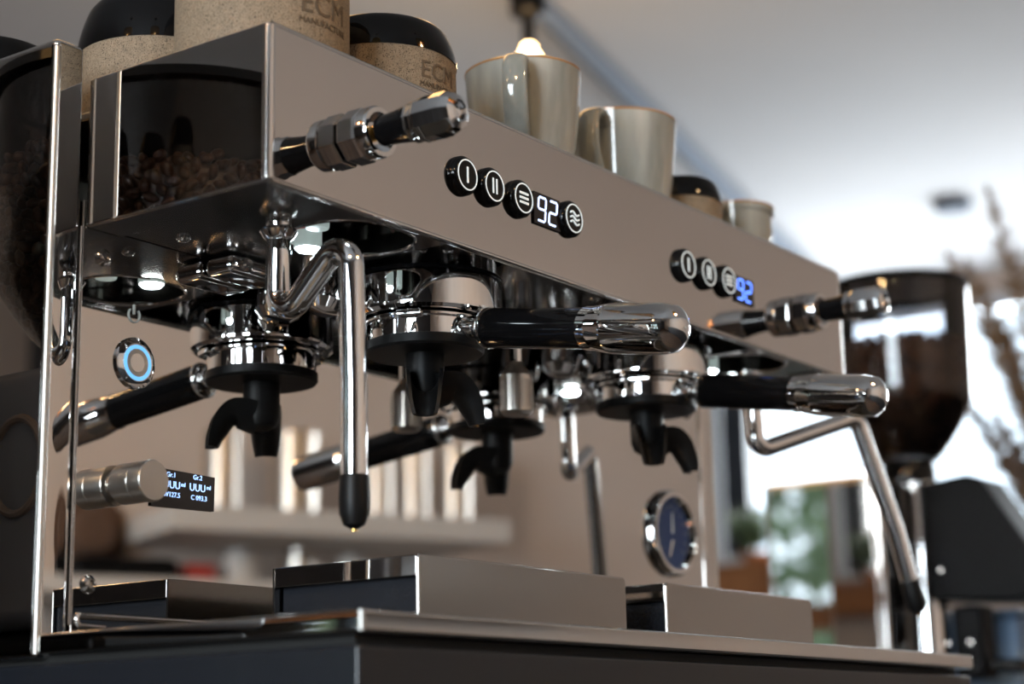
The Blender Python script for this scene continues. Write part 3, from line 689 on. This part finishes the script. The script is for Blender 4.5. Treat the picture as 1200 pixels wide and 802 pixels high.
# right grinder
rx, ry = 1.322, 0.224
rg = thing('coffee_grinder', 'chrome coffee grinder with big bean hopper standing right of the machine', 'coffee grinder', (rx, ry, -0.36))
rr_h = 0.0835
def rrf(z):
    if z > 0.095: return rr_h*(0.955+0.045*(z-0.095)/0.14)
    f = max(0, min(1, (z-0.024)/0.071)); return rr_h*(0.36+0.595*f**0.75)
prof = [(rrf(0.024+0.208*k/26), 0.024+0.208*k/26) for k in range(27)]
hp2 = obj('hopper', LA(prof, (rx, ry, 0), (0, 0, 1), 64, False), 'glass', rg)
obj('hopper_lid', LA([(0, 0.2385), (rr_h*0.9, 0.2390), (rr_h*1.02, 0.2375), (rr_h*1.03, 0.230), (rr_h*0.99, 0.229), (rr_h*0.985, 0.233), (0, 0.233)], (rx, ry, 0), (0, 0, 1), 64, False), 'plastic', hp2)
obj('neck', LA([(0.031, 0.002), (0.031, 0.018), (0.028, 0.026)], (rx, ry, 0), (0, 0, 1), 40), 'plastic', rg)
obj('hopper_slide', BX((rx-0.085, ry+0.02, 0.010), (rx-0.025, ry+0.045, 0.014), 0.001), 'plastic', rg)
gb2 = obj('grinder_body', BX((1.2335, 0.222, -0.352), (1.392, 0.368, 0.004), 0.005, 4), 'steel_mirror', rg)
obj('side_mirror_panel', BX((1.2305, 0.232, -0.34), (1.2330, 0.358, -0.004), 0.001), 'steel_mirror', rg)
obj('front_black_panel', BX((1.240, 0.2185, -0.345), (1.300, 0.2215, -0.004), 0.001), 'plastic', rg)
obj('chrome_column', LA([(0.026, -0.352), (0.026, 0.001), (0.024, 0.003)], (1.334, 0.218, 0), (0, 0, 1), 48), 'chrome', rg)
hd = prism(bmesh.new(), [(0.205, -0.002), (0.150, 0.004), (0.135, -0.002), (0.070, -0.105), (0.072, -0.135), (0.110, -0.142), (0.200, -0.136), (0.207, -0.130)], (1.310, 0, 0), (0, 1, 0), (0, 0, 1), (1, 0, 0), 0.075)
bmesh.ops.bevel(hd, geom=list(hd.edges), offset=0.004, segments=3, affect='EDGES', profile=0.5)
h_ = obj('display_head', hd, 'plastic_satin', rg)
obj('head_screw', LA([(0.003, 0), (0.003, 0.002), (0, 0.0026)], (1.310, 0.188, -0.103), (-1, 0, 0), 16), 'bolt', h_)
obj('fork', TU(fillet([(1.345, 0.175, -0.142), (1.345, 0.168, -0.19), (1.345, 0.150, -0.21), (1.345, 0.11, -0.212)], 0.01), 0.008, 16), 'plastic', rg)
obj('fork_block', BX((1.325, 0.150, -0.225), (1.365, 0.185, -0.143), 0.004), 'plastic_satin', rg)
obj('fork_hook', TU(fillet([(1.318, 0.085, -0.134), (1.318, 0.080, -0.150), (1.318, 0.090, -0.155), (1.318, 0.097, -0.147)], 0.005), 0.0018, 10), 'chrome', h_)
for y in (0.165, 0.192): obj('fork_screw', LA([(0.004, 0), (0.004, 0.003), (0, 0.004)], (1.3245, y, -0.185), (-1, 0, 0), 16), 'bolt', rg)
obj('grinder_foot', BX((1.236, 0.11, -0.36), (1.400, 0.372, -0.3525), 0.002), 'plastic', rg)
tag(obj('coffee_beans', bean_mesh(rx, ry, lambda z: rrf(z)-0.001, 0.034, 0.163, 560, 160, 0.0050), 'bean'), 'roasted coffee beans filling the hopper right of the machine', 'coffee beans', kind='stuff')
# pale blue knock box standing behind the fork
kb = thing('knock_box', 'pale blue plastic container beside the grinder at the right edge', 'container', (1.46, 0.25, -0.36))
obj('container_wall', BX((1.42, 0.145, -0.36), (1.53, 0.27, -0.150), 0.008), 'bluecloth', kb)
obj('container_rim', BX((1.416, 0.141, -0.1495), (1.534, 0.274, -0.143), 0.002), 'bluecloth', kb)

# ------------------------------------------------------------------ things by the right window
def leafy(x, y, z, h, label, n=90, pr=0.06, seed=1, ph=0.10):
    random.seed(seed)
    t = thing('potted_plant', label, 'plant', (x, y, z))
    obj('pot', LA([(pr*0.7, 0), (pr*0.75, 0.002), (pr, ph), (pr*1.06, ph), (pr*1.06, ph*1.2), (pr*0.95, ph*1.2), (pr*0.9, ph*1.05), (0, ph*1.05)], (x, y, z), (0, 0, 1), 32), 'terracotta', t)
    st = bmesh.new(); lf = bmesh.new()
    for k in range(9):
        a = random.uniform(0, 6.28); e = Vector((math.cos(a)*random.uniform(0.03, 0.13), math.sin(a)*random.uniform(0.03, 0.13), h*random.uniform(0.6, 1.0)))
        p0 = Vector((x, y, z+ph*1.08)); pts = [p0 + Vector((e.x*s*s, e.y*s*s, e.z*s)) for s in (0, 0.33, 0.66, 1)]
        tube(st, pts, 0.003, 5)
        for j in range(n//9):
            s = random.uniform(0.25, 1.05); p = p0 + Vector((e.x*s*s, e.y*s*s, e.z*s))
            d = Vector((random.gauss(0, 1), random.gauss(0, 1), random.gauss(0.2, 0.5))).normalized(); q = d.orthogonal().normalized(); l = random.uniform(0.04, 0.075)
            vs = [lf.verts.new(v_) for v_ in (p, p+d*l*0.5+q*l*0.22+Vector((0, 0, 0.005)), p+d*l, p+d*l*0.5-q*l*0.22+Vector((0, 0, 0.005)))]
            md = lf.verts.new(p+d*l*0.5-Vector((0, 0, 0.004)))
            for i in range(4): lf.faces.new((vs[i], vs[(i+1) % 4], md))
    obj('stems', st, 'leaf', t); obj('foliage', lf, 'leaf', t)['kind'] = 'stuff'
leafy(5.38, 2.58, 0.3625, 0.17, 'leafy potted plant on the wooden sill right of the blue gauge', n=320, seed=3, ph=0.035)
leafy(5.38, 2.22, 0.3625, 0.17, 'leafy potted plant on the sill behind the grinder body', n=260, seed=5, ph=0.035)
for k, (y, h) in enumerate(((2.35, 0.32), (2.9, 0.42), (3.4, 0.36), (3.9, 0.45))):
    leafy(XL+0.10, y, 0.241, h, ['bushy potted plant by the left window, nearest the entrance window', 'tall bushy plant by the left window, second', 'bushy plant by the left window, third', 'tallest plant at the far end of the left window'][k], n=160, pr=0.07, seed=20+k)
# dried pampas bunch in a vase
pv = thing('dried_grass_vase', 'vase of tall dried pampas grass on the worktop at the right edge', 'dried flowers', (5.05, 1.38, 0.326))
pv.location = (2.14, 0.29, -0.36)
vx, vy, vz = 2.14, 0.29, -0.36
obj('vase', LA([(0.045, 0), (0.075, 0.03), (0.080, 0.09), (0.045, 0.16), (0.038, 0.19), (0.033, 0.19), (0.03, 0.10), (0, 0.02)], (vx, vy, vz), (0, 0, 1), 32), 'wall_beige', pv)
random.seed(8)
for k in range(11):
    a = random.uniform(0, 6.28); sp = random.uniform(0.02, 0.20); hh = random.uniform(0.45, 0.90)
    e = Vector((math.cos(a)*sp, math.sin(a)*sp, hh))
    p0 = Vector((vx, vy, vz+0.10)); pts = [p0+Vector((e.x*s**1.7, e.y*s**1.7, e.z*s)) for s in [i/10 for i in range(11)]]
    stm = obj('stem', TU(pts, 0.0018, 6), 'pampas', pv)
    pl = bmesh.new()
    for j in range(300):
        s = random.uniform(0.5, 1.0); i = min(int(s*10), 9); p = pts[i].lerp(pts[i+1], s*10-i)
        wdt = 0.040*math.sin((s-0.45)/0.56*PI)+0.01
        d = Vector((random.gauss(0, 1), random.gauss(0, 1), 0.9)).normalized(); q = d.orthogonal().normalized()*0.0022
        vs = [pl.verts.new(v_) for v_ in (p-q, p+q, p+d*wdt)]; pl.faces.new(vs)
        q2 = d.cross(q).normalized()*0.0022; vs = [pl.verts.new(v_) for v_ in (p-q2, p+q2, p+d*wdt)]; pl.faces.new(vs)
    obj('plume', pl, 'pampas', stm)['kind'] = 'stuff'

# ------------------------------------------------------------------ ceiling things
obj('ceiling_rail', TU([(1.3, 1.24, ZC-0.03), (5.4, 2.21, ZC-0.03)], 0.026, 8), 'rail')
tag(bpy.data.objects['ceiling_rail'], 'blue grey rail running diagonally along the ceiling', 'rail')
def pendant(x, y, z, label, shade=False, watt=9):
    t = thing('pendant_lamp', label, 'lamp', (x, y, ZC))
    obj('cable', TU([(x, y, z+0.20), (x, y, ZC-0.02)], 0.004, 8), 'plastic', t)
    obj('ceiling_rose', LA([(0.03, -0.025), (0.045, -0.02), (0.045, 0)], (x, y, ZC), (0, 0, 1), 24), 'plastic', t)
    obj('socket', LA([(0.012, 0.030), (0.012, 0.085), (0.034, 0.095), (0.036, 0.17), (0.012, 0.205)], (x, y, z), (0, 0, 1), 24), 'plastic_satin', t)
    if shade:
        obj('brass_shade', LA([(0.155, -0.05), (0.150, 0.12), (0.06, 0.16), (0.055, 0.155), (0.145, 0.115), (0.150, -0.05), (0.155, -0.05)], (x, y, z), (0, 0, 1), 40, False), 'gold', t)
    obj('bulb', LA([(0, -0.021), (0.012, -0.018), (0.019, -0.009), (0.021, 0.0), (0.018, 0.011), (0.011, 0.019), (0.010, 0.031), (0, 0.031)], (x, y, z), (0, 0, 1), 24), 'bulb', t)
    l = bpy.data.lights.new('bulb_light', 'POINT'); l.energy = watt; l.color = (1.0, 0.66, 0.34); l.shadow_soft_size = 0.035
    o = bpy.data.objects.new('bulb_light', l); COL.objects.link(o); o.location = (x, y, z-0.075)
pendant(2.016, 1.227, 0.980, 'black pendant lamp with glowing bulb above the grey green cups')
pendant(-0.95, -0.68, 0.80, 'brass shaded pendant lamp nearer the front wall, behind the camera', True)
pendant(0.45, -1.05, 0.80, 'brass shaded pendant lamp in front of the machine, third from the entrance', True)
pendant(-1.30, 0.15, 0.80, 'brass shaded pendant lamp left of the machine', True)
ll = thing('panel_lamp', 'wide warm panel lamp hanging above and behind the coffee machine', 'lamp', (0.95, 1.1, ZC))
obj('lamp_housing', BX((0.33, 0.74, 1.215), (1.77, 1.36, 1.245), 0.003), 'plastic_satin', ll)
obj('lamp_diffuser', BX((0.35, 0.76, 1.205), (1.75, 1.34, 1.2145), 0.002), 'warm_strip', ll)
for x in (0.4, 1.5): obj('cable', TU([(x, 1.1, 1.246), (x, 1.1, ZC)], 0.003, 8), 'plastic', ll)
sd = obj('smoke_detector', LA([(0.055, 0), (0.065, -0.012), (0.05, -0.03), (0, -0.032)], (4.60, 1.42, ZC), (0, 0, 1), 32), 'rail')
tag(sd, 'small round detector on the ceiling above the right window', 'detector')

# ------------------------------------------------------------------ things on the wall shelf opposite, seen mirrored in the back panel
tag(obj('wall_shelf', onwall(BX((0.0, 0.001, 0.131), (0.74, 0.30, 0.180), 0.004)), 'white'), 'thick white wall shelf on the beige wall facing the machine', 'shelf')
tag(obj('lower_wall_shelf', onwall(BX((-0.35, 0.001, 0.004), (0.62, 0.28, 0.040), 0.004)), 'white'), 'lower white wall shelf under the thick one', 'shelf')
CN = ['shiny steel canister on the thick shelf, leftmost of the row', 'shiny steel canister on the thick shelf, widest of the row', 'slim steel canister in the middle of the row on the thick shelf', 'slim steel canister just right of the middle of the row on the thick shelf', 'shiny steel canister at the right end of the thick shelf']
for k_, (s_, r, h) in enumerate(((0.155, 0.038, 0.178), (0.314, 0.050, 0.185), (0.505, 0.032, 0.175), (0.590, 0.033, 0.178), (0.690, 0.036, 0.182))):
    p = WP(s_, 0.15, 0.1802)
    t = thing('steel_canister', CN[k_], 'canister', p, 'steel canisters on the wall shelf')
    obj('canister_body', LA([(r, 0), (r, h*0.86)], p, (0, 0, 1), 32), 'steel_brushed', t)
    obj('canister_lid', LA([(r*1.04, h*0.86), (r*1.04, h*0.95), (r*0.9, h*0.98), (r*0.2, h), (0, h)], p, (0, 0, 1), 32), 'steel_brushed', t)
JN = ['squat white jar on the lower shelf beside the red box', 'steel jar standing between two white jars on the lower shelf', 'squat white jar at the right end of the lower shelf']
for k_, (s_, r, h, m) in enumerate(((0.20, 0.035, 0.075, 'white'), (0.33, 0.035, 0.08, 'steel_brushed'), (0.45, 0.035, 0.07, 'white'))):
    tag(obj('storage_jar', LA([(r*0.9, 0), (r, 0.01), (r, h*0.8), (r*0.7, h*0.86), (r*0.72, h), (0, h)], WP(s_, 0.14, 0.0402), (0, 0, 1), 32), m), JN[k_], 'jar', 'jars on the lower wall shelf')
tag(obj('red_box', onwall(BX((0.075, 0.10, 0.0402), (0.135, 0.18, 0.080), 0.004)), 'redbox'), 'small red box on the lower shelf', 'box')
tag(obj('leather_bag', onwall(BX((-0.16, 0.06, 0.0402), (0.055, 0.20, 0.088), 0.018, 5)), 'plastic_satin'), 'flat black bag on the lower shelf under the hat', 'bag')
hc = WP(-0.075, 0.004, 0.150)
ht = thing('felt_hat', 'brown felt hat hanging on the beige wall left of the canisters', 'hat', hc)
nrm = WM.to_3x3() @ Vector((0, 1, 0))
obj('crown', LA([(0.050, 0), (0.050, 0.04), (0.040, 0.07), (0, 0.075)], hc, nrm, 32), 'felt', ht)
obj('brim', LA([(0, 0.0), (0.085, 0.0), (0.085, 0.006), (0, 0.006)], hc, nrm, 40), 'felt', ht)
# dark sideboard along the slanting wall
sb = thing('sideboard', 'long dark sideboard along the beige wall under the shelves', 'sideboard', WP(0.5, 0.3, ZF))
obj('body', onwall(BX((-3.2, 0.001, ZF+0.002), (3.6, 0.58, -0.40), 0.004)), 'wall_dark', sb)
obj('top', onwall(BX((-3.22, 0.001, -0.399), (3.62, 0.61, -0.36), 0.004)), 'counter', sb)
for k in range(8): obj('door', onwall(BX((-3.18+k*0.845, 0.581, ZF+0.06), (-2.35+k*0.845, 0.598, -0.42), 0.003)), 'wall_dark', sb)
# hedge in the garden outside the left window
random.seed(11)
hg = thing('garden_hedge', 'green hedge outside the left window', 'hedge', (-6.2, 4.2, -1.6))
hb = bmesh.new()
for k in range(5200):
    p = Vector((-6.2+random.gauss(0, 0.35), random.uniform(0.5, 9.0), random.uniform(-1.6, 1.7+0.5*math.sin(k*0.7))))
    d = Vector((random.gauss(0, 1), random.gauss(0, 1), random.gauss(0, 1))).normalized(); q = d.orthogonal().normalized(); l = random.uniform(0.14, 0.30)
    vs = [hb.verts.new(v_) for v_ in (p, p+d*l*0.5+q*l*0.3, p+d*l, p+d*l*0.5-q*l*0.3)]; hb.faces.new(vs)
obj('foliage', hb, 'leaf', hg, smooth=False)['kind'] = 'stuff'
for k in range(9): obj('trunk', TU([(-6.2, 0.8+k*0.95, -1.6), (-6.15, 0.85+k*0.95, 0.2)], 0.05, 8), 'felt', hg)
